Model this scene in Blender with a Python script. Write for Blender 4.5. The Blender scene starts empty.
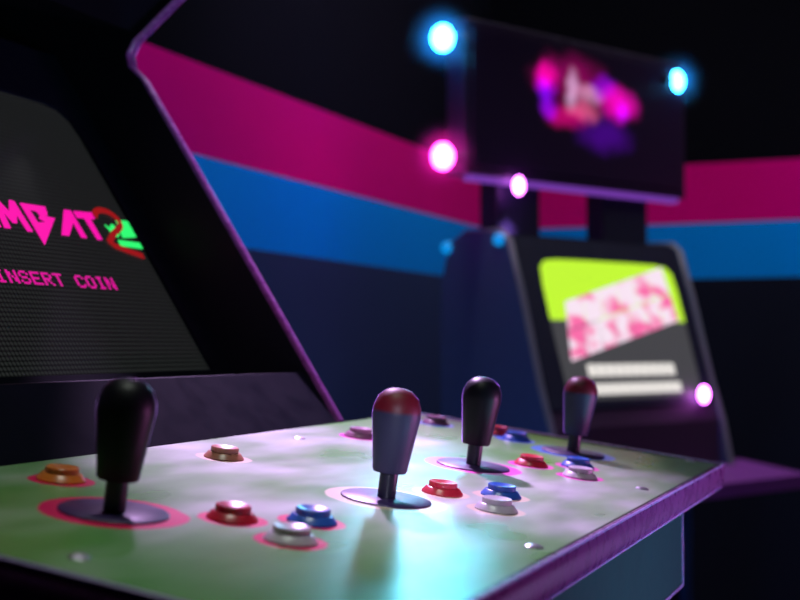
import bpy, bmesh, math, random
from mathutils import Matrix, Vector
random.seed(7)
S = bpy.context.scene
COL = S.collection
R = math.radians

# ------------------------------------------------------------------ camera
cam_d = bpy.data.cameras.new('camera')
cam = bpy.data.objects.new('camera', cam_d)
COL.objects.link(cam)
yaw, pitch = R(22.702), R(1.998)
fw = Vector((math.cos(yaw) * math.cos(pitch), math.sin(yaw) * math.cos(pitch), math.sin(pitch)))
rt = Vector((math.sin(yaw), -math.cos(yaw), 0))
up = rt.cross(fw)
CAM = Vector((-0.84945, -0.36464, 1.12))
cam.matrix_world = Matrix(((rt.x, up.x, -fw.x, CAM.x), (rt.y, up.y, -fw.y, CAM.y), (rt.z, up.z, -fw.z, CAM.z), (0, 0, 0, 1)))
cam_d.sensor_width = 36
cam_d.lens = 1290 * 36 / 800
cam_d.clip_start = 0.01
cam_d.dof.use_dof = True
cam_d.dof.focus_distance = 1.0
cam_d.dof.aperture_fstop = 5.6
S.camera = cam

# ------------------------------------------------------------------ world, exposure
wd = bpy.data.worlds.new('world'); S.world = wd; wd.use_nodes = True
wd.node_tree.nodes['Background'].inputs[0].default_value = (0.02, 0.02, 0.05, 1)
wd.node_tree.nodes['Background'].inputs[1].default_value = 0.05
S.view_settings.view_transform = 'Standard'
S.view_settings.look = 'None'
S.view_settings.exposure = 0.0
S.view_settings.gamma = 1.0
S.view_settings.use_curve_mapping = False
S.cycles.use_denoising = True
S.cycles.volume_bounces = 1
S.cycles.max_bounces = 8
S.cycles.sample_clamp_indirect = 6

# ------------------------------------------------------------------ unseen fill lights
def lamp(kind, name, loc, target, energy, color, **kw):
    l = bpy.data.lights.new(name, kind)
    l.energy = energy; l.color = color
    for k, v in kw.items(): setattr(l, k, v)
    o = bpy.data.objects.new(name, l); COL.objects.link(o)
    o.location = loc
    if target is not None:
        o.rotation_euler = (Vector(target) - Vector(loc)).to_track_quat('-Z', 'Y').to_euler()
    return o

# unseen fill lights added overhead, one along each striped wall
lamp('AREA', 'back_wall_fill', (1.5, 0.50, 2.6), (1.6, 0.909, 1.3), 7.8, (0.95, 0.9, 1.0), shape='RECTANGLE', size=2.6, size_y=0.1, spread=R(120))
lamp('AREA', 'end_wall_fill', (2.54, -0.4, 2.6), (2.943, -0.4, 1.3), 8.9, (0.95, 0.9, 1.0), shape='RECTANGLE', size=0.1, size_y=2.2, spread=R(120))
# unseen purple spot added beyond the deck to wash its back part
lamp('SPOT', 'purple_deck_fill', (1.05, 0.66, 2.2), (0.22, 0.13, 1.03), 330, (0.78, 0.47, 1.0), spot_size=R(26), spot_blend=1.0, shadow_soft_size=0.05)
# unseen cyan spot added for the shine on the near deck
lamp('SPOT', 'cyan_shine_fill', (1.0, 0.30, 1.36), (-0.30, -0.115, 0.99), 8, (0.10, 0.78, 1.0), spot_size=R(15), spot_blend=1.0, shadow_soft_size=0.10)
# pale fill light added straight above the deck
lamp('AREA', 'deck_top_fill', (-0.2, -0.05, 2.5), (-0.2, -0.04, 1.0), 0.8, (0.9, 1.0, 0.88), shape='DISK', size=0.4, spread=R(60))
# purple spot added near the pink globe for glare across the deck
lamp('SPOT', 'purple_glare_fill', (1.63, 0.555, 1.50), (0.15, 0.10, 1.03), 2.0, (0.80, 0.45, 1.0), spot_size=R(40), spot_blend=1.0, shadow_soft_size=0.12)
# violet fill light added low beyond the deck to catch its lower edges
lamp('AREA', 'violet_edge_fill', (2.5, -1.0, 0.3), (0.4, -0.15, 0.95), 0.04, (0.6, 0.4, 1.0), shape='RECTANGLE', size=0.6, size_y=0.4, spread=R(50))
# narrow lavender spot added to brighten the joystick in the cream ring
lamp('SPOT', 'lavender_stick_fill', (-1.5, -0.75, 1.45), (-0.01, -0.01, 1.045), 80, (0.75, 0.75, 1.0), spot_size=R(5), spot_blend=0.8, shadow_soft_size=0.05)
# unseen pink and teal fills added in front for molding and box
lamp('AREA', 'pink_front_fill', (0.9, -1.5, 0.72), (0.35, -0.15, 0.98), 1.3, (1.0, 0.25, 0.85), shape='RECTANGLE', size=0.5, size_y=0.3, spread=R(50))
lamp('AREA', 'teal_front_fill', (0.1, -1.3, 0.4), (0.3, -0.12, 0.92), 0.7, (0.15, 0.8, 1.0), shape='RECTANGLE', size=0.4, size_y=0.3, spread=R(40))
# blue fill light added low beyond the near cabinet for the lower wall
lamp('POINT', 'blue_low_fill', (1.0, 0.35, 0.55), None, 6, (0.12, 0.3, 1.0), shadow_soft_size=0.1)

# ------------------------------------------------------------------ helpers
WM = {}
def put(o, parent=None, M=None):
    M = M or Matrix.Identity(4)
    COL.objects.link(o) if o.name not in COL.objects else None
    WM[o] = M
    if parent is not None:
        o.parent = parent
        o.matrix_basis = WM[parent].inverted() @ M
    else:
        o.matrix_basis = M
    return o
def T(x, y, z): return Matrix.Translation((x, y, z))
def tag(o, label=None, cat=None, group=None, kind=None):
    if label: o['label'] = label
    if cat: o['category'] = cat
    if group: o['group'] = group
    if kind: o['kind'] = kind
    return o
def empty(name, M):
    return put(bpy.data.objects.new(name, None), None, M)
def obj(name, bm, mats, parent=None, M=None, smooth=None):
    """smooth: angle in degrees above which edges stay sharp"""
    bmesh.ops.recalc_face_normals(bm, faces=bm.faces)
    if smooth:
        for f in bm.faces: f.smooth = True
        for e in bm.edges:
            if len(e.link_faces) == 2 and e.calc_face_angle(0) > R(smooth): e.smooth = False
    me = bpy.data.meshes.new(name); bm.to_mesh(me); bm.free()
    for m in (mats if isinstance(mats, (list, tuple)) else [mats]): me.materials.append(m)
    return put(bpy.data.objects.new(name, me), parent, M)
def box(bm, x0, x1, y0, y1, z0, z1, bev=0.0, mi=0):
    g = bmesh.ops.create_cube(bm, size=1, matrix=T((x0 + x1) / 2, (y0 + y1) / 2, (z0 + z1) / 2) @ Matrix.Diagonal((x1 - x0, y1 - y0, z1 - z0, 1)))
    if bev:
        es = list({e for v in g['verts'] for e in v.link_edges})
        bmesh.ops.bevel(bm, geom=es, offset=bev, segments=2, profile=0.5, affect='EDGES')
    return bm
def prism(bm, pts, a, b, fn, bev=0.0):
    """pts 2-D outline; fn(p, q, t) -> 3-D; extruded between t=a and t=b"""
    n = len(pts)
    A = [bm.verts.new(fn(p[0], p[1], a)) for p in pts]
    B = [bm.verts.new(fn(p[0], p[1], b)) for p in pts]
    fs = [bm.faces.new(A[::-1]), bm.faces.new(B)]
    for i in range(n):
        fs.append(bm.faces.new((A[i], A[(i + 1) % n], B[(i + 1) % n], B[i])))
    if bev:
        es = list({e for f in fs[:2] for e in f.edges})
        bmesh.ops.bevel(bm, geom=es, offset=bev, segments=2, profile=0.5, affect='EDGES')
    return bm
def lathe(bm, prof, n=24, M=None):
    M = M or Matrix.Identity(4)
    rings = []
    for r, h in prof:
        if r < 1e-6: rings.append([bm.verts.new(M @ Vector((0, 0, h)))])
        else: rings.append([bm.verts.new(M @ Vector((r * math.cos(2 * math.pi * k / n), r * math.sin(2 * math.pi * k / n), h))) for k in range(n)])
    for a, b in zip(rings, rings[1:]):
        for k in range(n):
            k2 = (k + 1) % n
            if len(a) == 1 and len(b) == 1: continue
            if len(a) == 1: bm.faces.new((a[0], b[k], b[k2]))
            elif len(b) == 1: bm.faces.new((a[k], a[k2], b[0]))
            else: bm.faces.new((a[k], a[k2], b[k2], b[k]))
    if len(rings[0]) > 1: bm.faces.new(rings[0][::-1])
    if len(rings[-1]) > 1: bm.faces.new(rings[-1])
    return bm
def sweep(bm, path, prof, frames, closed_ends=True):
    """prof: (out, up); frames: per path point (out vector, up vector)"""
    rows = []
    for p, (o_, u_) in zip(path, frames):
        rows.append([bm.verts.new(Vector(p) + Vector(o_) * a + Vector(u_) * b) for a, b in prof])
    m = len(prof)
    for r0, r1 in zip(rows, rows[1:]):
        for k in range(m):
            bm.faces.new((r0[k], r0[(k + 1) % m], r1[(k + 1) % m], r1[k]))
    if closed_ends:
        bm.faces.new(rows[0]); bm.faces.new(rows[-1][::-1])
    return bm

# ------------------------------------------------------------------ node helpers
class NT:
    def __init__(s, name):
        s.m = bpy.data.materials.new(name); s.m.use_nodes = True
        s.t = s.m.node_tree; s.n = s.t.nodes; s.b = s.n.get('Principled BSDF'); s.out = s.n.get('Material Output')
        s.L = s.t.links.new
    def new(s, typ, **kw):
        x = s.n.new(typ)
        for k, v in kw.items(): setattr(x, k, v)
        return x
    def val(s, sock, v):
        if isinstance(v, bpy.types.NodeSocket): s.L(v, sock)
        else: sock.default_value = v
    def math(s, op, a, b=0.0, c=0.0, clamp=False):
        x = s.new('ShaderNodeMath', operation=op, use_clamp=clamp)
        s.val(x.inputs[0], a); s.val(x.inputs[1], b); s.val(x.inputs[2], c)
        return x.outputs[0]
    def vmath(s, op, a, b=(0, 0, 0)):
        x = s.new('ShaderNodeVectorMath', operation=op)
        s.val(x.inputs[0], a); s.val(x.inputs[1], b)
        return x.outputs['Value'] if op in ('DISTANCE', 'LENGTH', 'DOT_PRODUCT') else x.outputs['Vector']
    def mix(s, fac, a, b, typ='MIX'):
        x = s.new('ShaderNodeMix', data_type='RGBA', blend_type=typ)
        s.val(x.inputs[0], fac)
        s.val(x.inputs[6], a if isinstance(a, bpy.types.NodeSocket) else (*a, 1)[:4])
        s.val(x.inputs[7], b if isinstance(b, bpy.types.NodeSocket) else (*b, 1)[:4])
        return x.outputs[2]
    def ramp(s, v, lo, hi, a=0.0, b=1.0, smooth=True):
        x = s.new('ShaderNodeMapRange', interpolation_type='SMOOTHSTEP' if smooth else 'LINEAR')
        s.val(x.inputs[0], v); x.inputs[1].default_value = lo; x.inputs[2].default_value = hi
        x.inputs[3].default_value = a; x.inputs[4].default_value = b
        return x.outputs[0]
    def noise(s, vec, scale, detail=3, rough=0.55):
        x = s.new('ShaderNodeTexNoise'); s.L(vec, x.inputs['Vector'])
        x.inputs['Scale'].default_value = scale; x.inputs['Detail'].default_value = detail; x.inputs['Roughness'].default_value = rough
        return x
    def coord(s): return s.new('ShaderNodeTexCoord').outputs['Object']
    def scale(s, vec, sc):
        x = s.new('ShaderNodeMapping'); s.L(vec, x.inputs[0]); x.inputs['Scale'].default_value = sc
        return x.outputs[0]
def plastic(name, col, rough=0.4, var=0.12, spec=0.5, metal=0.0, nscale=40, sheen=0.0):
    t = NT(name); c = t.coord(); nz = t.noise(c, nscale)
    lo = tuple(max(0, x * (1 - var)) for x in col); hi = tuple(x * (1 + var) for x in col)
    t.L(t.mix(nz.outputs[0], lo, hi), t.b.inputs['Base Color'])
    t.L(t.ramp(nz.outputs[0], 0.2, 0.8, rough * 0.85, rough * 1.15), t.b.inputs['Roughness'])
    t.b.inputs['Specular IOR Level'].default_value = spec
    t.b.inputs['Metallic'].default_value = metal
    if sheen:
        t.b.inputs['Sheen Weight'].default_value = sheen; t.b.inputs['Sheen Roughness'].default_value = 0.2
        t.b.inputs['Sheen Tint'].default_value = (0.55, 0.25, 1.0, 1)  # purple tint puts rim light into the material's edges
    return t.m
def glow(name, col, strength):
    t = NT(name)
    t.b.inputs['Base Color'].default_value = (0.01, 0.01, 0.01, 1)
    t.b.inputs['Emission Color'].default_value = (*col, 1)
    t.b.inputs['Emission Strength'].default_value = strength
    t.b.inputs['Roughness'].default_value = 0.4
    return t.m

M_black = plastic('black_laminate', (0.005, 0.005, 0.009), 0.5, spec=0.25)
M_body = plastic('dark_teal_laminate', (0.012, 0.055, 0.058), 0.6, spec=0.05)
M_bezel = plastic('bezel_plastic', (0.0025, 0.004, 0.010), 0.6, spec=0.06)
M_trim = plastic('purple_edge_molding', (0.20, 0.05, 0.22), 0.28, var=0.35, nscale=60, sheen=0.5)
M_stick_black = plastic('black_ball_plastic', (0.004, 0.004, 0.008), 0.45, spec=0.25, sheen=1.0)
M_stick_red = plastic('red_topped_plastic', (0.03, 0.03, 0.075), 0.5, spec=0.4, sheen=1.0)
_t = M_stick_red.node_tree; _b = _t.nodes['Principled BSDF']; _old = _b.inputs['Base Color'].links[0].from_socket
_c = _t.nodes.new('ShaderNodeTexCoord'); _s = _t.nodes.new('ShaderNodeSeparateXYZ'); _r = _t.nodes.new('ShaderNodeMapRange'); _x = _t.nodes.new('ShaderNodeMix')
_x.data_type = 'RGBA'; _t.links.new(_c.outputs['Object'], _s.inputs[0]); _t.links.new(_s.outputs[2], _r.inputs[0])
_r.inputs[1].default_value = 0.0615; _r.inputs[2].default_value = 0.0645
_t.links.new(_r.outputs[0], _x.inputs[0]); _t.links.new(_old, _x.inputs[6]); _x.inputs[7].default_value = (0.13, 0.004, 0.014, 1)
_t.links.new(_x.outputs[2], _b.inputs['Base Color'])
M_shaft = plastic('dark_shaft', (0.012, 0.012, 0.03), 0.35)
M_washer = plastic('dark_washer', (0.04, 0.02, 0.10), 0.4)
M_orange = plastic('orange_button', (0.75, 0.20, 0.03), 0.3)
M_peach = plastic('peach_button', (0.50, 0.20, 0.13), 0.3)
M_mauve = plastic('mauve_button', (0.28, 0.10, 0.20), 0.3)
M_red = plastic('red_button', (0.60, 0.02, 0.05), 0.3)
M_blue = plastic('blue_button', (0.03, 0.12, 0.55), 0.3)
M_white = plastic('white_button', (0.62, 0.55, 0.66), 0.3)
M_screw = plastic('steel_screw', (0.6, 0.58, 0.65), 0.3, metal=0.8)

# ------------------------------------------------------------------ room shell
X1, Y1, X0, Y0, ZC = 2.943, 0.909, -2.6, -2.8, 2.65
def wall_mat(na, nb):
    t = NT('striped_wall_paint'); c = t.coord()
    sep = t.new('ShaderNodeSeparateXYZ'); t.L(c, sep.inputs[0]); z = sep.outputs[2]
    nz = t.noise(c, 3.0, 4)
    dark = t.mix(nz.outputs[0], (0.002, 0.002, 0.0035), (0.0035, 0.0035, 0.006))
    navy = t.mix(nz.outputs[0], na, nb)
    pink = t.mix(nz.outputs[0], (0.74, 0.0, 0.20), (0.82, 0.0, 0.24))
    blue = t.mix(nz.outputs[0], (0.0, 0.29, 0.88), (0.0, 0.32, 0.96))
    g = t.math('GREATER_THAN', z, 1.313); k = t.mix(g, navy, blue)
    g = t.math('GREATER_THAN', z, 1.475); k = t.mix(g, k, pink)
    g = t.math('GREATER_THAN', z, 1.648); k = t.mix(g, k, dark)
    t.L(k, t.b.inputs['Base Color'])
    t.b.inputs['Roughness'].default_value = 0.9
    t.b.inputs['Specular IOR Level'].default_value = 0.02
    return t.m
M_wall = wall_mat((0.026, 0.042, 0.105), (0.034, 0.054, 0.135))  # band below the stripes lightened to carry blue haze light in its colour
M_wall_end = wall_mat((0.008, 0.010, 0.020), (0.011, 0.013, 0.026))  # darker copy of that band for the less lit end wall
M_floor = plastic('dark_carpet', (0.012, 0.011, 0.02), 0.9, var=0.5, nscale=90)
M_ceil = plastic('dark_ceiling', (0.015, 0.015, 0.02), 0.9, var=0.3)
def struct(name, b, m, label):
    bm = bmesh.new(); box(bm, *b)
    return tag(obj(name, bm, m), label, name.split('_')[0], kind='structure')
th = 0.1
struct('wall_back', (X0 - th, X1 + th, Y1, Y1 + th, 0, ZC), M_wall, 'dark back wall with pink and blue stripes running behind the near cabinet')
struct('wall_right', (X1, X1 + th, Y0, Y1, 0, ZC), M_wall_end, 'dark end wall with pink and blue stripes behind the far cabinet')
struct('wall_left', (X0 - th, X0, Y0, Y1, 0, ZC), M_wall, 'dark striped wall behind the viewer')
struct('wall_front', (X0 - th, X1 + th, Y0 - th, Y0, 0, ZC), M_wall, 'dark striped wall across the aisle from the cabinets')
struct('floor', (X0 - th, X1 + th, Y0 - th, Y1 + th, -th, 0), M_floor, 'dark carpeted floor under the cabinets')
struct('ceiling', (X0 - th, X1 + th, Y0 - th, Y1 + th, ZC, ZC + th), M_ceil, 'dark unlit ceiling above the cabinets')

# haze hanging in the room
hz = NT('room_haze'); hz.n.remove(hz.b)
vs = hz.new('ShaderNodeVolumePrincipled')
vs.inputs['Color'].default_value = (0.6, 0.75, 1.0, 1); vs.inputs['Density'].default_value = 0.0014; vs.inputs['Anisotropy'].default_value = 0.45
hz.L(vs.outputs[0], hz.out.inputs['Volume'])
bm = bmesh.new(); box(bm, X0 + .02, X1 - .02, Y0 + .02, Y1 - .02, 0.02, ZC - .02)
tag(obj('haze', bm, hz.m), 'thin haze filling the dark arcade room', 'haze', kind='stuff')

# ------------------------------------------------------------------ near cabinet
TH = R(7.7)
OZ = 1.01095
DECK = T(0, 0, OZ) @ Matrix.Rotation(TH, 4, 'X')          # local: u along the cabinet, v up the slope, h off the deck
cab = empty('arcade_cabinet', T(0.11, 0.45, 0))
tag(cab, 'near black arcade cabinet with pale green four player control deck and dark screen', 'arcade cabinet')

STICKS = [((-.214, .0835), M_stick_black, 'black bat handled joystick in the pink ring, nearest'),
          ((-.0053, -.0007), M_stick_red, 'red topped joystick in the cream ring'),
          ((.230, .0172), M_stick_black, 'black joystick in the magenta ring'),
          ((.448, -.0149), M_stick_red, 'dark red joystick in the blue ring, farthest')]
BUTTONS = [((-.167, .031), M_red, 0), ((-.129, -.004), M_blue, 0), ((-.190, -.021), M_white, 0),
           ((.063, -.0174), M_red, 1), ((.100, -.052), M_blue, 1), ((.036, -.0696), M_white, 1),
           ((.303, -.014), M_red, 2), ((.346, -.047), M_blue, 2), ((.2814, -.0666), M_white, 2),
           ((.501, .0857), M_red, 3), ((.476, .0557), M_blue, 3),
           ((-.161, .1625), M_orange, None), ((.032, .155), M_peach, None), ((.285, .153), M_mauve, None), ((.497, .157), M_mauve, None)]

def deck_mat():
    t = NT('deck_artwork'); c = t.coord()
    wob = t.noise(c, 30, 2)
    cw = t.vmath('ADD', c, t.vmath('MULTIPLY', t.vmath('SUBTRACT', wob.outputs['Color'], (.5, .5, .5)), (.006, .006, 0)))
    n1 = t.noise(t.scale(c, (7, 14, 1)), 1.0, 2, 0.5)
    n2 = t.noise(t.scale(c, (22, 60, 1)), 1.0, 3, 0.5)
    n3 = t.noise(t.scale(c, (3.2, 5, 1)), 1.0, 2, 0.5)
    green = t.mix(n2.outputs[0], (0.07, 0.28, 0.04), (0.16, 0.42, 0.11))
    pale = t.mix(n2.outputs[0], (0.45, 0.50, 0.47), (0.72, 0.72, 0.74))
    f = t.math('ADD', t.math('MULTIPLY', n1.outputs[0], 0.65), t.math('MULTIPLY', n3.outputs[0], 0.5))
    su = t.new('ShaderNodeSeparateXYZ'); t.L(c, su.inputs[0])
    ends = t.ramp(t.math('ABSOLUTE', t.math('SUBTRACT', su.outputs[0], 0.10)), 0.12, 0.42)
    f = t.math('SUBTRACT', f, t.math('MULTIPLY', ends, 0.19))  # paler middle puts part of the light wash into the artwork colour
    k = t.mix(t.ramp(f, 0.40, 0.80), green, pale)
    cols = [(0.85, 0.01, 0.12), (0.75, 0.62, 0.48), (0.80, 0.07, 0.50), (0.10, 0.22, 0.75)]
    for p in range(4):
        d = t.math('SUBTRACT', t.vmath('DISTANCE', cw, (*STICKS[p][0], 0)), 0.0435)
        for (uv, m, q) in BUTTONS:
            if q == p:
                d = t.math('SMOOTH_MIN', d, t.math('SUBTRACT', t.vmath('DISTANCE', cw, (*uv, 0)), 0.0215), 0.008)
        k = t.mix(t.ramp(d, -0.0012, 0.0012, 1, 0), k, cols[p])
    for (uv, m, q) in BUTTONS:
        if q is None:
            p = [b for b in BUTTONS if b[2] is None].index((uv, m, q))
            d = t.vmath('DISTANCE', cw, (*uv, 0))
            k = t.mix(t.ramp(d, 0.0205, 0.0225, 1, 0), k, cols[p])
    # dark line left between the printed sheet and the edge molding
    sep = t.new('ShaderNodeSeparateXYZ'); t.L(c, sep.inputs[0])
    e = t.math('MINIMUM', t.math('ADD', sep.outputs[1], 0.146), t.math('MINIMUM', t.math('ADD', sep.outputs[0], 0.348), t.math('SUBTRACT', 0.566, sep.outputs[0])))
    k = t.mix(t.ramp(e, 0.002, 0.0045, 1, 0), k, (0.006, 0.006, 0.008))
    t.L(k, t.b.inputs['Base Color'])
    t.L(t.ramp(n1.outputs[0], 0.3, 0.7, 0.27, 0.33), t.b.inputs['Roughness'])
    t.b.inputs['Specular IOR Level'].default_value = 0.3
    return t.m
M_art = deck_mat()

UL, UR, VF, VB = -.348, .566, -.146, .2135
bm = bmesh.new(); box(bm, UL, UR, VF, VB, -.0235, 0)
for f in bm.faces: f.material_index = 0 if f.normal.z > .5 else 1
deck = obj('control_deck', bm, [M_art, M_black], cab, DECK)
deck['label'] = 'sloping control deck with marbled green and white artwork'
# edge molding round the left, front and right edges
prof = [(-.0005, .0006), (.002, .0012), (.0042, -.001), (.0055, -.006), (.0055, -.017), (.0042, -.0225), (.002, -.0245), (-.0005, -.0245)]
bm = bmesh.new(); s2 = 1.0
path = [(UL, VB, 0), (UL, VF, 0), (UR, VF, 0), (UR, VB, 0)]
fr = [((-1, 0, 0), (0, 0, 1)), ((-s2, -s2, 0), (0, 0, 1)), ((s2, -s2, 0), (0, 0, 1)), ((1, 0, 0), (0, 0, 1))]
sweep(bm, path, prof, fr)
o = obj('edge_molding', bm, M_trim, cab, DECK, smooth=35); o['label'] = 'purple edge molding round the deck'

# pale strips added along both lips of the molding, standing in for rim light
M_highlight = plastic('lavender_highlight', (0.50, 0.36, 0.85), 0.3)
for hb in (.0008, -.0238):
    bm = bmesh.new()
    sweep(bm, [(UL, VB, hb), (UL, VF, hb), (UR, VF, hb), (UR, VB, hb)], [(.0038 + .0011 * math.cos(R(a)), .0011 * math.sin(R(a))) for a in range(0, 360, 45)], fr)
    obj('edge_highlight', bm, M_highlight, cab, DECK, smooth=60)
def stick(uv, mat, label):
    M = DECK @ T(uv[0], uv[1], 0)
    bm = bmesh.new()
    lathe(bm, [(.0119, .0196), (.0126, .0212), (.0150, .040), (.0177, .0600), (.0172, .0665), (.0145, .0730), (.0095, .0776), (.0045, .0792), (0, .0796)], 14)
    h = obj('joystick', bm, mat, cab, M, smooth=40)
    h['label'] = label
    bm = bmesh.new(); lathe(bm, [(.0066, .001), (.0066, .0200)], 14)
    obj('shaft', bm, M_shaft, h, M, smooth=40)
    bm = bmesh.new(); lathe(bm, [(.0325, -0.001), (.0325, .0009), (.0318, .0014), (.0068, .0016)], 40)
    obj('dust_washer', bm, M_washer, h, M, smooth=40)
for s in STICKS: stick(*s)

def button(uv, mat, label):
    M = DECK @ T(uv[0], uv[1], 0)
    bm = bmesh.new(); lathe(bm, [(.0158, -.001), (.0158, .0010), (.0150, .0018), (.0128, .0046), (.0119, .0050), (.0112, .0050), (.0112, .001)], 28)
    b = obj('push_button', bm, mat, cab, M, smooth=40); b['label'] = label
    bm = bmesh.new(); lathe(bm, [(.0109, .0005), (.0109, .0082), (.0103, .0088), (.0093, .0086), (.006, .0074), (0, .0068)], 28)
    obj('plunger', bm, mat, b, M, smooth=40)
CN = {M_red: 'red', M_blue: 'blue', M_white: 'white', M_orange: 'orange', M_peach: 'peach', M_mauve: 'mauve'}
RN = ['nearest joystick', 'joystick in the cream ring', 'joystick in the magenta ring', 'farthest joystick']
k = 0
for uv, m, q in BUTTONS:
    if q is None:
        button(uv, m, CN[m] + ' start button behind the ' + RN[k]); k += 1
    else:
        button(uv, m, CN[m] + ' push button beside the ' + RN[q])
for uv in [(-.3192, .0293), (-.0674, -.1296), (.276, -.124), (.5505, -.1169), (.205, .178)]:
    bm = bmesh.new(); lathe(bm, [(.0058, -.0005), (.0058, .0006), (.0040, .0016), (0, .0019)], 20)
    obj('screw', bm, M_screw, cab, DECK @ T(uv[0], uv[1], 0), smooth=40)

def yz(p, q, t): return Vector((t, p, q))
ct, st = math.cos(TH), math.sin(TH)
def dk(v, h): return (v * ct - h * st, OZ + v * st + h * ct)       # deck section -> (Y, Z)
# box hanging below the deck, front face behind the molding
bm = bmesh.new()
fz = OZ + (-.116) * math.tan(TH) - .0245 / ct
prism(bm, [(-.116, .8725), (-.116, fz), (.199, OZ + .199 * math.tan(TH) - .0245 / ct), (.199, .8725)], -.285, .5, yz, .002)
o = obj('control_box', bm, M_body, cab)
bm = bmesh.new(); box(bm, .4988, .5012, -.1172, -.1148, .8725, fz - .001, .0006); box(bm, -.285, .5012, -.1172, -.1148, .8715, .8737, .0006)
obj('corner_highlight', bm, M_highlight, o)  # pale strips added on the box edges as rim light
bm = bmesh.new(); prism(bm, [(-.02, .05), (-.02, .871), (.199, .871), (.199, .05)], -.135, .355, yz, .002)
obj('front_panel', bm, M_black, cab)
SIDE = [(.2, 0), (.2, 1.0195), (.2131, 1.0398), (.4021, 1.3345), (.4552, 1.4160), (.4722, 1.4318), (.4756, 1.4473), (.4663, 1.4625), (.4097, 1.5059), (.36, 1.545), (.36, 1.74), (.83, 1.74), (.83, 0)]
for a, b in ((.360, .378), (-.184, -.166)):
    bm = bmesh.new(); prism(bm, SIDE, a, b, yz)
    sp = obj('side_panel', bm, M_black, cab)
    # T molding along the front edge of the side panel
    bm = bmesh.new()
    e = SIDE[2:11]; path = []; frames = []
    for i, p in enumerate(e):
        q0 = Vector(e[max(i - 1, 0)]); q1 = Vector(e[min(i + 1, len(e) - 1)])
        t_ = (q1 - q0).normalized(); nrm = Vector((0, -t_.y, t_.x))
        path.append((0, p[0], p[1])); frames.append((nrm, (1, 0, 0)))
    pr = [(-.0005, a), (.0012, a + .001), (.0028, a + .005), (.0028, b - .005), (.0012, b - .001), (-.0005, b)]
    sweep(bm, path, pr, frames)
    obj('edge_molding', bm, M_trim, sp, smooth=50)
# back and top of the cabinet
bm = bmesh.new(); prism(bm, [(.80, .02), (.80, 1.73), (.825, 1.73), (.825, .02)], -.166, .36, yz); obj('back_panel', bm, M_black, cab)
bm = bmesh.new(); prism(bm, [(.47, 1.4725), (.4165, 1.512), (.37, 1.55), (.37, 1.73), (.80, 1.73), (.80, 1.56)], -.166, .36, yz); obj('hood', bm, plastic('matte_black_hood', (0.003, 0.003, 0.006), 0.8, spec=0.03), cab)

# screen plane: s runs up the leaning glass
SL = Vector((0, .655, 1)).normalized(); S0 = Vector((0, .338, 1.093)); SN = Vector((1, 0, 0)).cross(SL)
SCR = Matrix(((1, 0, SN.x, 0), (0, SL.y, SN.y, S0.y), (0, SL.z, SN.z, S0.z), (0, 0, 0, 1)))
half = [(.3206, 0), (.3216, .10), (.3216, .22), (.3200, .309), (.3150, .328), (.3040, .3400), (.2842, .3455), (.2400, .3470), (.1750, .3485)]
def mirror(h, c): return h + [(2 * c - x, s) for x, s in h[::-1]]
out = mirror(half, .11)
def screen_mat():
    t = NT('crt_glass'); c = t.coord()
    v1 = t.new('ShaderNodeTexVoronoi'); v1.inputs['Randomness'].default_value = 0.0
    t.L(t.scale(c, (200, 200, 0)), v1.inputs['Vector']); v1.inputs['Scale'].default_value = 1.0
    m = t.ramp(v1.outputs['Distance'], 0.15, 0.6, 1.0, 0.1)
    t.b.inputs['Base Color'].default_value = (0.01, 0.011, 0.011, 1)
    t.b.inputs['Roughness'].default_value = 0.25
    t.L(t.mix(m, (0, 0, 0), (0.030, 0.034, 0.032)), t.b.inputs['Emission Color'])
    t.b.inputs['Emission Strength'].default_value = 0.55
    return t.m
bm = bmesh.new(); prism(bm, [(x + (.004 if x > .11 else -.004), s + (.004 if s > .1 else -.004)) for x, s in out], -.012, -.002, lambda p, q, t: Vector((p, q, t)))
scr = obj('screen', bm, screen_mat(), cab, SCR)
scr['label'] = 'dark glass screen showing pink title lettering'
# bezel plate with the screen opening
bm = bmesh.new()
ov = [bm.verts.new((x, s, .0015)) for x, s in out]
rim = [bm.verts.new((.360, -.012, .0015)), bm.verts.new((.360, .43, .0015)), bm.verts.new((-.166, .43, .0015)), bm.verts.new((-.166, -.012, .0015))]
n = len(half)
bm.faces.new([rim[0], rim[1]] + ov[n - 1::-1])
bm.faces.new([rim[2], rim[3]] + ov[:n - 1:-1])
bm.faces.new([rim[1], rim[2], ov[n], ov[n - 1]])
bm.faces.new([rim[3], rim[0], ov[0], ov[-1]])
g = bmesh.ops.extrude_face_region(bm, geom=list(bm.faces))
for v in g['geom']:
    if isinstance(v, bmesh.types.BMVert): v.co.z -= .014
obj('bezel', bm, M_bezel, cab, SCR)
bm = bmesh.new(); prism(bm, [dk(.214, -.02), dk(.2139, .0004), (.252, 1.0915), (.345, 1.0885), (.345, 1.075), (.262, 1.075), (.232, 1.02)], -.166, .36, yz)
obj('lower_bezel', bm, M_bezel, cab)

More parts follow.
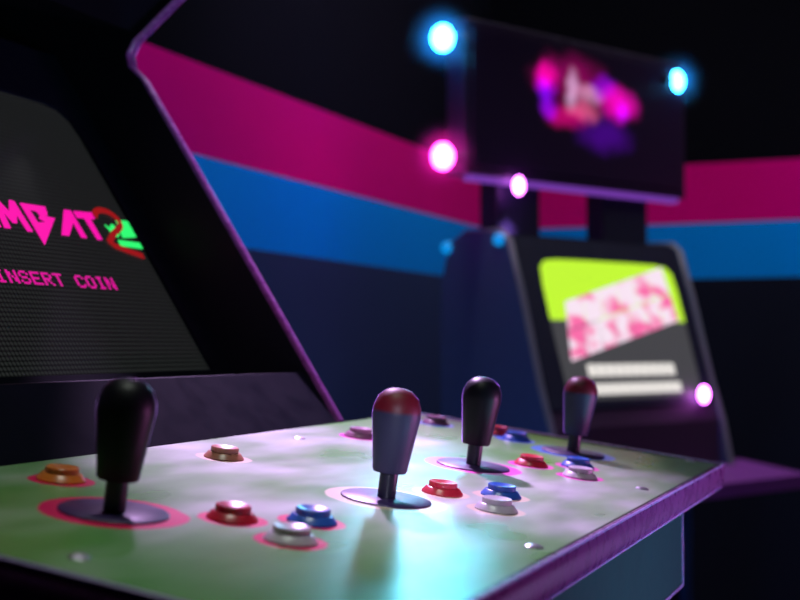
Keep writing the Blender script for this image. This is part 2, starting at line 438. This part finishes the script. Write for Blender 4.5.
M_pink = glow('pink_phosphor', (1.0, 0.006, 0.42), 1.0)
M_pink2 = glow('pink_phosphor_small', (0.85, 0.006, 0.36), 0.9)
M_redg = glow('red_phosphor', (0.40, 0.008, 0.010), 0.8)
M_green = glow('green_phosphor', (0.03, 1.0, 0.18), 1.0)
def flat(bm, pts, z0=-.002, z1=-.0012):
    prism(bm, pts, z0, z1, lambda p, q, t: Vector((p, q, t)))
def stroke(bm, pts, w, z0=-.002, z1=-.0012):
    for i in range(len(pts) - 1):
        a, b = Vector(pts[i]), Vector(pts[i + 1]); d = (b - a).normalized(); nn = Vector((-d.y, d.x)) * w / 2
        a2 = a - d * w * .25; b2 = b + d * w * .25
        flat(bm, [a2 + nn, b2 + nn, b2 - nn, a2 - nn], z0, z1)
bm = bmesh.new(); yb, yt = .1625, .196
def sk(pts): return [(x, yb + q * (yt - yb)) for x, q in pts]
flat(bm, sk([(.0200, .5), (.034, 1.0), (.058, 1.0), (.050, .78), (.036, .76), (.031, .5), (.036, .22), (.052, .2), (.058, 0), (.034, 0)]))      # C
for q in ([(.0625, .0), (.0625, 1), (.070, .8), (.070, .2)], [(.0625, 1), (.098, 1), (.091, .8), (.070, .8)], [(.098, 1), (.098, 0), (.091, .2), (.091, .8)], [(.098, 0), (.0625, 0), (.070, .2), (.091, .2)]): flat(bm, sk(q))   # O
flat(bm, sk([(.1030, 0), (.1065, 1.02), (.1140, 1.02), (.1225, .60), (.1320, 1.05), (.1385, 1.02), (.1425, -.02), (.1350, -.02), (.1315, .55), (.1250, .22), (.1195, .22), (.1130, .58), (.1115, 0)]))   # M
flat(bm, sk([(.1465, 1.0), (.1835, 1.0), (.1815, .74), (.1560, .80)]))                       # B: top bar
flat(bm, sk([(.1465, 1.0), (.1560, .80), (.1580, .35), (.1505, -.45)]))                        # stem running down to a point
flat(bm, sk([(.1580, .35), (.1720, .40), (.1900, .60), (.1505, -.45)]))                        # lower bowl
flat(bm, sk([(.1835, 1.0), (.1800, .66), (.1680, .64), (.1660, .80), (.1815, .78)]))
flat(bm, sk([(.1680, .64), (.1900, .60), (.1720, .40), (.1640, .52)]))
flat(bm, sk([(.1870, 0), (.2140, 1.0), (.2180, .55), (.1985, 0)])); flat(bm, sk([(.2140, 1.0), (.2245, 1.0), (.2270, 0), (.2185, 0), (.2180, .55)]))   # A
flat(bm, sk([(.2290, 1.0), (.2610, 1.05), (.2600, .80), (.2300, .76)])); flat(bm, sk([(.2420, .78), (.2520, .78), (.2530, 0), (.2450, 0)]))          # T
obj('title_lettering', bm, M_pink, scr, SCR)
bm = bmesh.new()
flat(bm, [(.2735, .1840), (.2800, .1795), (.2850, .1855), (.2905, .1850), (.2905, .1720), (.2860, .1690), (.2800, .1705)])
flat(bm, [(.3000, .1925), (.3335, .1940), (.3305, .1735), (.2945, .1690)])
flat(bm, [(.2830, .1650), (.3325, .1645), (.3300, .1570), (.2820, .1575)])
o = obj('green_figure', bm, M_green, scr, SCR)
bm = bmesh.new()
pts = []
for a in range(165, -60, -15): pts.append((.2830 + .0205 * math.cos(R(a)), .1905 + .0125 * math.sin(R(a))))
pts += [(.2790, .1720), (.2640, .1610), (.2700, .1560), (.2860, .1520), (.3120, .1465)]
stroke(bm, pts, .0070, -.0012, -.0006)
obj('title_number', bm, M_redg, scr, SCR)
FONT = {'I': ['111', '010', '010', '010', '010', '010', '111'], 'N': ['10001', '11001', '11001', '10101', '10011', '10011', '10001'],
        'S': ['01110', '10001', '10000', '01110', '00001', '10001', '01110'], 'E': ['11111', '10000', '10000', '11110', '10000', '10000', '11111'],
        'R': ['11110', '10001', '10001', '11110', '10100', '10010', '10001'], 'T': ['11111', '00100', '00100', '00100', '00100', '00100', '00100'],
        'C': ['01110', '10001', '10000', '10000', '10000', '10001', '01110'], 'O': ['01110', '10001', '10001', '10001', '10001', '10001', '01110']}
def pixel_text(bm, s, x, y, pitch, h, z0, z1):
    px = h / 7; pw = pitch / 6.2; thin = pw * .06
    for ch in s:
        g = FONT.get(ch)
        if g:
            offx = (5 - len(g[0])) * pw / 2
            for r_, row in enumerate(g):
                c_ = 0
                while c_ < len(row):
                    if row[c_] == '1':
                        e_ = c_
                        while e_ < len(row) and row[e_] == '1': e_ += 1
                        flat(bm, [(x + offx + c_ * pw + thin, y + h - (r_ + 1) * px), (x + offx + e_ * pw - thin, y + h - (r_ + 1) * px), (x + offx + e_ * pw - thin, y + h - r_ * px - px * .1), (x + offx + c_ * pw + thin, y + h - r_ * px - px * .1)], z0, z1)
                        c_ = e_
                    else: c_ += 1
        x += pitch
for word, x_ in (('INSERT', .0545), ('COIN', .0545 + 7 * .0164)):
    bm = bmesh.new(); pixel_text(bm, word, x_, .0995, .0164, .0143, -.002, -.0014)
    obj('prompt_word', bm, M_pink2, scr, SCR)

# ------------------------------------------------------------------ far cabinet
AX, AY = 1.76823, .48783
CAB2 = T(AX, AY, 0) @ Matrix.Rotation(R(-27.5), 4, 'Z')       # local: w across, d to the back, z up
far = empty('arcade_cabinet', CAB2 @ T(.3, 0, 0)); WM[far] = CAB2 @ T(.3, 0, 0)
tag(far, 'far arcade cabinet with raised sign on two posts, globe lights and yellow and pink screen', 'arcade cabinet')
M_far = plastic('far_black_laminate', (0.012, 0.014, 0.032), 0.5, spec=0.3)
M_farside = plastic('far_side_laminate', (0.050, 0.085, 0.17), 0.5, spec=0.2)  # bluer than the body, with the blue light put into the colour
M_edge = plastic('grey_edge_molding', (0.16, 0.16, 0.20), 0.35)
M_farpanel = plastic('far_purple_panel', (0.05, 0.02, 0.055), 0.5)
LEAN = .305
SIDE2 = [(-.02, 0), (-.02, .74), (-.15, .83), (-.124, .946), (-.093, 1.037), (-.041, 1.229), (-.004, 1.345), (.02, 1.366), (.13, 1.371), (.178, 1.348), (.203, 1.27), (.207, 1.15), (.207, 0)]
for a, b in ((0, .022), (.578, .6)):
    bm = bmesh.new(); prism(bm, SIDE2, a, b, yz, .003); fside = obj('side_panel', bm, M_farside, far, CAB2)
    e2 = SIDE2[2:9]; sweep_path = []; fr2 = []
    for i, p in enumerate(e2):
        t_ = (Vector(e2[min(i + 1, len(e2) - 1)]) - Vector(e2[max(i - 1, 0)])).normalized()
        sweep_path.append((0, p[0], p[1])); fr2.append((Vector((0, -t_.y, t_.x)), (1, 0, 0)))
    bm = bmesh.new(); sweep(bm, sweep_path, [(0, a + .002), (.004, a + .006), (.004, b - .006), (0, b - .002)], fr2)
    obj('edge_molding', bm, M_edge, fside, CAB2, smooth=50)
bm = bmesh.new(); prism(bm, [(-.004, 0), (-.004, .74), (-.06, .80), (-.06, .86), (.19, .86), (.19, 0)], .022, .578, yz); obj('front_panel', bm, M_far, far, CAB2)
bm = bmesh.new(); prism(bm, [(.02, 1.345), (.02, 1.361), (.13, 1.366), (.19, 1.30), (.19, .86), (.17, .86), (.17, 1.29), (.12, 1.345)], .022, .578, yz); obj('back_panel', bm, M_far, far, CAB2)
# leaning face of the far cabinet
FN = Vector((0, -1, LEAN)).normalized(); FS = Vector((0, LEAN, 1)).normalized()
FACE = CAB2 @ Matrix(((1, 0, 0, 0), (0, FS.y, FN.y, -.354 * LEAN), (0, FS.z, FN.z, 1.0), (0, 0, 0, 1)))   # s=0 at z=1.0
q = FS.z
def fz2(z): return (z - 1.0) / q
half2 = [(.535, fz2(1.003)), (.541, fz2(1.03)), (.543, fz2(1.13)), (.543, fz2(1.25)), (.538, fz2(1.290)), (.520, fz2(1.305)), (.480, fz2(1.309)), (.40, fz2(1.310))]
out2 = mirror(half2, .312)
bm = bmesh.new(); n = len(half2); z_ = 0
ov = [bm.verts.new((x, s, z_)) for x, s in out2]
rim = [bm.verts.new((.578, fz2(.985), z_)), bm.verts.new((.578, fz2(1.355), z_)), bm.verts.new((.022, fz2(1.355), z_)), bm.verts.new((.022, fz2(.985), z_))]
bm.faces.new([rim[0], rim[1]] + ov[n - 1::-1]); bm.faces.new([rim[2], rim[3]] + ov[:n - 1:-1])
bm.faces.new([rim[1], rim[2], ov[n], ov[n - 1]]); bm.faces.new([rim[3], rim[0], ov[0], ov[-1]])
g = bmesh.ops.extrude_face_region(bm, geom=list(bm.faces))
for v in g['geom']:
    if isinstance(v, bmesh.types.BMVert): v.co.z -= .014
obj('bezel', bm, M_far, far, FACE)
bm = bmesh.new()
def cl(t_, bot):
    return t_
prism(bm, [(-.120, .84), (-.1195, .945), (-.108, .985), (-.09, .985), (-.09, .84)], .022, .578, yz); obj('lower_bezel', bm, M_farpanel, far, CAB2)
def far_screen_mat():
    t = NT('far_screen_glass'); c = t.coord()
    sep = t.new('ShaderNodeSeparateXYZ'); t.L(c, sep.inputs[0])
    f = t.ramp(sep.outputs[1], fz2(1.172), fz2(1.178))
    k = t.mix(f, (0.055, 0.055, 0.060), (0.55, 0.95, 0.03))
    w = t.new('ShaderNodeTexWave'); w.bands_direction = 'Y'; t.L(c, w.inputs[0]); w.inputs['Scale'].default_value = 120
    k = t.mix(t.math('MULTIPLY', w.outputs['Fac'], 0.2), k, (0, 0, 0))
    t.b.inputs['Base Color'].default_value = (0.01, 0.01, 0.01, 1)
    t.L(k, t.b.inputs['Emission Color']); t.b.inputs['Emission Strength'].default_value = 1.1
    return t.m
bm = bmesh.new(); flat(bm, [(x + (.004 if x > .3 else -.004), s + (.004 if s > .1 else -.004)) for x, s in out2], -.014, -.003)
fs = obj('screen', bm, far_screen_mat(), far, FACE); fs['label'] = 'lit screen with yellow green sky and tilted pink logo'
# tilted chunky logo: a row of blocks over another row of blocks
def logo_mat():
    t = NT('pink_logo'); c = t.coord(); nz = t.noise(t.scale(c, (15, 22, 0)), 1, 1)
    k = t.mix(t.ramp(nz.outputs[0], .36, .56), (1.0, .16, .42), (1.0, .82, .95))
    t.b.inputs['Base Color'].default_value = (.01, .01, .01, 1)
    t.L(k, t.b.inputs['Emission Color']); t.b.inputs['Emission Strength'].default_value = 0.95
    return t.m
TL, TR_, BR, BL = Vector((.142, fz2(1.215))), Vector((.505, fz2(1.305))), Vector((.520, fz2(1.178))), Vector((.118, fz2(1.085)))
def bil(a, b): return (TL.lerp(TR_, a)).lerp(BL.lerp(BR, a), b)
bm = bmesh.new()
for row, (b0, b1, nn) in enumerate([(0.0, .49, 6), (.505, 1.0, 7)]):
    for i in range(nn):
        a0, a1 = i / nn + .002, (i + 1) / nn - .002
        flat(bm, [bil(a0, b0), bil(a1, b0), bil(a1, b1), bil(a0 + .004, b1)], -.003, -.0022)
obj('screen_logo', bm, logo_mat(), fs, FACE)
M_wt = glow('white_text', (1.0, 0.95, 0.90), 0.85)
bm = bmesh.new()
for (z0, z1, xa, xb, cnt) in ((1.053, 1.079, .165, .462, 10), (1.014, 1.037, .158, .470, 13)):
    for i in range(cnt):
        a0 = xa + (xb - xa) * i / cnt; a1 = a0 + (xb - xa) / cnt * .9
        flat(bm, [(a0, fz2(z0)), (a1, fz2(z0)), (a1, fz2(z1)), (a0, fz2(z1))], -.003, -.0022)
obj('screen_text', bm, M_wt, fs, FACE)
# far control deck
bm = bmesh.new(); prism(bm, [(-.29, .795), (-.29, .825), (-.1, .848), (-.1, .815)], -.09, .69, yz, .004)
obj('control_deck', bm, plastic('far_lit_deck', (0.20, 0.04, 0.28), 0.4), far, CAB2)  # violet lamp light on the deck is put into its colour
# posts carrying the sign
for a, b in ((.043, .18), (.394, .557)):
    bm = bmesh.new(); box(bm, a, b, .07, .125, 1.355, 1.505, .004); obj('post', bm, M_far, far, CAB2)
# sign box
SX0, SX1, SZ0, SZ1, SY = -.078, .668, 1.484, 1.820, .04
bm = bmesh.new(); box(bm, SX0, SX1, SY, SY + .06, SZ0, SZ1, .004)
sign = obj('sign_box', bm, plastic('sign_black', (0.022, 0.009, 0.034), 0.4), far, CAB2); sign['label'] = 'raised black sign box'
def art_mat():
    t = NT('sign_artwork'); c = t.coord()
    wob = t.noise(c, 18, 2)
    cw = t.vmath('ADD', c, t.vmath('MULTIPLY', t.vmath('SUBTRACT', wob.outputs['Color'], (.5, .5, .5)), (.05, 0, .05)))
    total = None
    blobs = [(.25, 1.725, .13, .06, (.22, 0, .08), 1.0), (.165, 1.722, .040, .035, (.9, 0, .35), 1.0), (.165, 1.695, .03, .03, (.22, 0, 1.0), 1.0), (.175, 1.655, .035, .025, (.25, 0, .7), 1.0),
             (.23, 1.64, .07, .03, (.5, 0, .14), 1.0), (.415, 1.688, .075, .045, (1.0, 0, .5), 1.0), (.425, 1.675, .03, .03, (.1, 0, .8), 1.0), (.36, 1.72, .05, .03, (.15, 0, .5), 1.0),
             (.250, 1.705, .022, .045, (.45, .32, .5), 1.0), (.305, 1.70, .055, .024, (.45, .22, .35), 1.0), (.36, 1.61, .10, .05, (.05, 0, .20), 1.0), (.29, 1.66, .06, .025, (.6, .08, .2), 1.0)]
    for x, z, sx, sz, col, s_ in blobs:
        d = t.vmath('LENGTH', t.vmath('DIVIDE', t.vmath('SUBTRACT', cw, (x, 0, z)), (sx, 1, sz)))
        g_ = t.ramp(d, 0.25, 1.25, 1, 0)
        v = t.vmath('SCALE', col); v.node.inputs['Scale'].default_value = 1.0; t.L(g_, v.node.inputs['Scale'])
        total = v if total is None else t.vmath('ADD', total, v)
    t.b.inputs['Base Color'].default_value = (.022, .009, .034, 1)
    t.L(total, t.b.inputs['Emission Color']); t.b.inputs['Emission Strength'].default_value = 0.9
    t.b.inputs['Roughness'].default_value = .3
    return t.m
bm = bmesh.new(); box(bm, SX0 + .02, SX1 - .02, SY - .004, SY + .002, SZ0 + .02, SZ1 - .02, .001)
o = obj('sign_artwork', bm, art_mat(), sign, CAB2); o['label'] = 'backlit magenta and purple artwork'
# globe lights on the sign's ends; an added scatter sphere imitates each halo
def halo_mat(r, tint, dens=6.0):
    t = NT('lamp_halo'); t.n.remove(t.b); c = t.coord()
    d = t.ramp(t.vmath('LENGTH', c), r * .2, r, 1.0, 0.0, False)
    v = t.new('ShaderNodeVolumeScatter'); v.inputs['Color'].default_value = (*tint, 1)
    t.L(t.math('MULTIPLY', t.math('POWER', d, 2.0), dens), v.inputs['Density']); t.L(v.outputs[0], t.out.inputs['Volume'])
    return t.m
def globe(x, z, col, st_, name):
    bm = bmesh.new(); M = CAB2 @ T(x, .045, z)
    lathe(bm, [(0, -.028)] + [(.0235 * math.cos(R(a)), .028 * math.sin(R(a))) for a in range(-75, 90, 15)] + [(0, .028)], 24)
    b = obj('globe_light', bm, glow(name + '_globe', col, st_), far, M, smooth=60); b['label'] = name + ' globe light on the sign'
    bm = bmesh.new(); lathe(bm, [(0, -.085)] + [(.085 * math.cos(R(a)), .085 * math.sin(R(a))) for a in range(-80, 90, 10)] + [(0, .085)], 40)
    obj('glow_halo', bm, halo_mat(.085, (0.1, 0.5, 1.0) if name == 'cyan' else (1.0, 0.08, 0.65)), b, M, smooth=60)
    bm = bmesh.new(); sgn = 1 if x < .3 else -1
    lathe(bm, [(.012, 0), (.012, .03), (.018, .032), (.018, .042)], 16, Matrix.Rotation(R(90 * sgn), 4, 'Y') @ T(0, 0, .016))
    obj('lamp_holder', bm, M_far, b, M, smooth=40)
globe(-.137, 1.765, (0.04, 0.50, 1.0), 32, 'cyan')
globe(.634, 1.774, (0.04, 0.50, 1.0), 32, 'cyan')
globe(-.137, 1.515, (1.0, 0.06, 0.62), 22, 'pink')
def small_lamp(x, y, z):
    M = CAB2 @ T(x, y, z); bm = bmesh.new()
    lathe(bm, [(0, -.020)] + [(.0125 * math.cos(R(a)), .020 * math.sin(R(a))) for a in range(-70, 90, 20)] + [(0, .020)], 18)
    b = obj('small_lamp', bm, glow('violet_lamp', (0.8, 0.15, 1.0), 16), far, M, smooth=60); b['label'] = 'small violet lamp'
    return b
bm = bmesh.new(); box(bm, SX0 + .02, SX1 - .02, SY + .004, SY + .030, SZ0 - .012, SZ0, .003)
o = obj('underside_glow', bm, glow('violet_underside', (0.42, 0.10, 0.95), 0.4), sign, CAB2); o['label'] = 'added glowing strip for the violet light under the sign'  # lit underside of the sign built as an added glowing strip
for y_, z_ in ((.016, 1.346), (.183, 1.338)):
    bm = bmesh.new(); lathe(bm, [(.014, -.004), (.014, .004), (.010, .010), (0, .012)], 20)
    o = obj('marker_lamp', bm, glow('blue_marker', (0.0, 0.30, 0.85), 0.9), far, CAB2 @ T(-.001, y_, z_) @ Matrix.Rotation(R(-90), 4, 'Y'), smooth=50); o['label'] = 'small blue marker lamp on the side panel'
small_lamp(.070, .028, 1.468)
l = bpy.data.lights.new('small_lamp_beam', 'SPOT'); l.energy = 8; l.color = (0.7, 0.3, 1.0); l.spot_size = R(60); l.spot_blend = 1; l.shadow_soft_size = .01
lo = bpy.data.objects.new('small_lamp_beam', l); COL.objects.link(lo); lo.matrix_world = CAB2 @ T(.075, .030, 1.44) @ Matrix.Rotation(R(12), 4, 'X')
small_lamp(.520, -.122, 1.006)
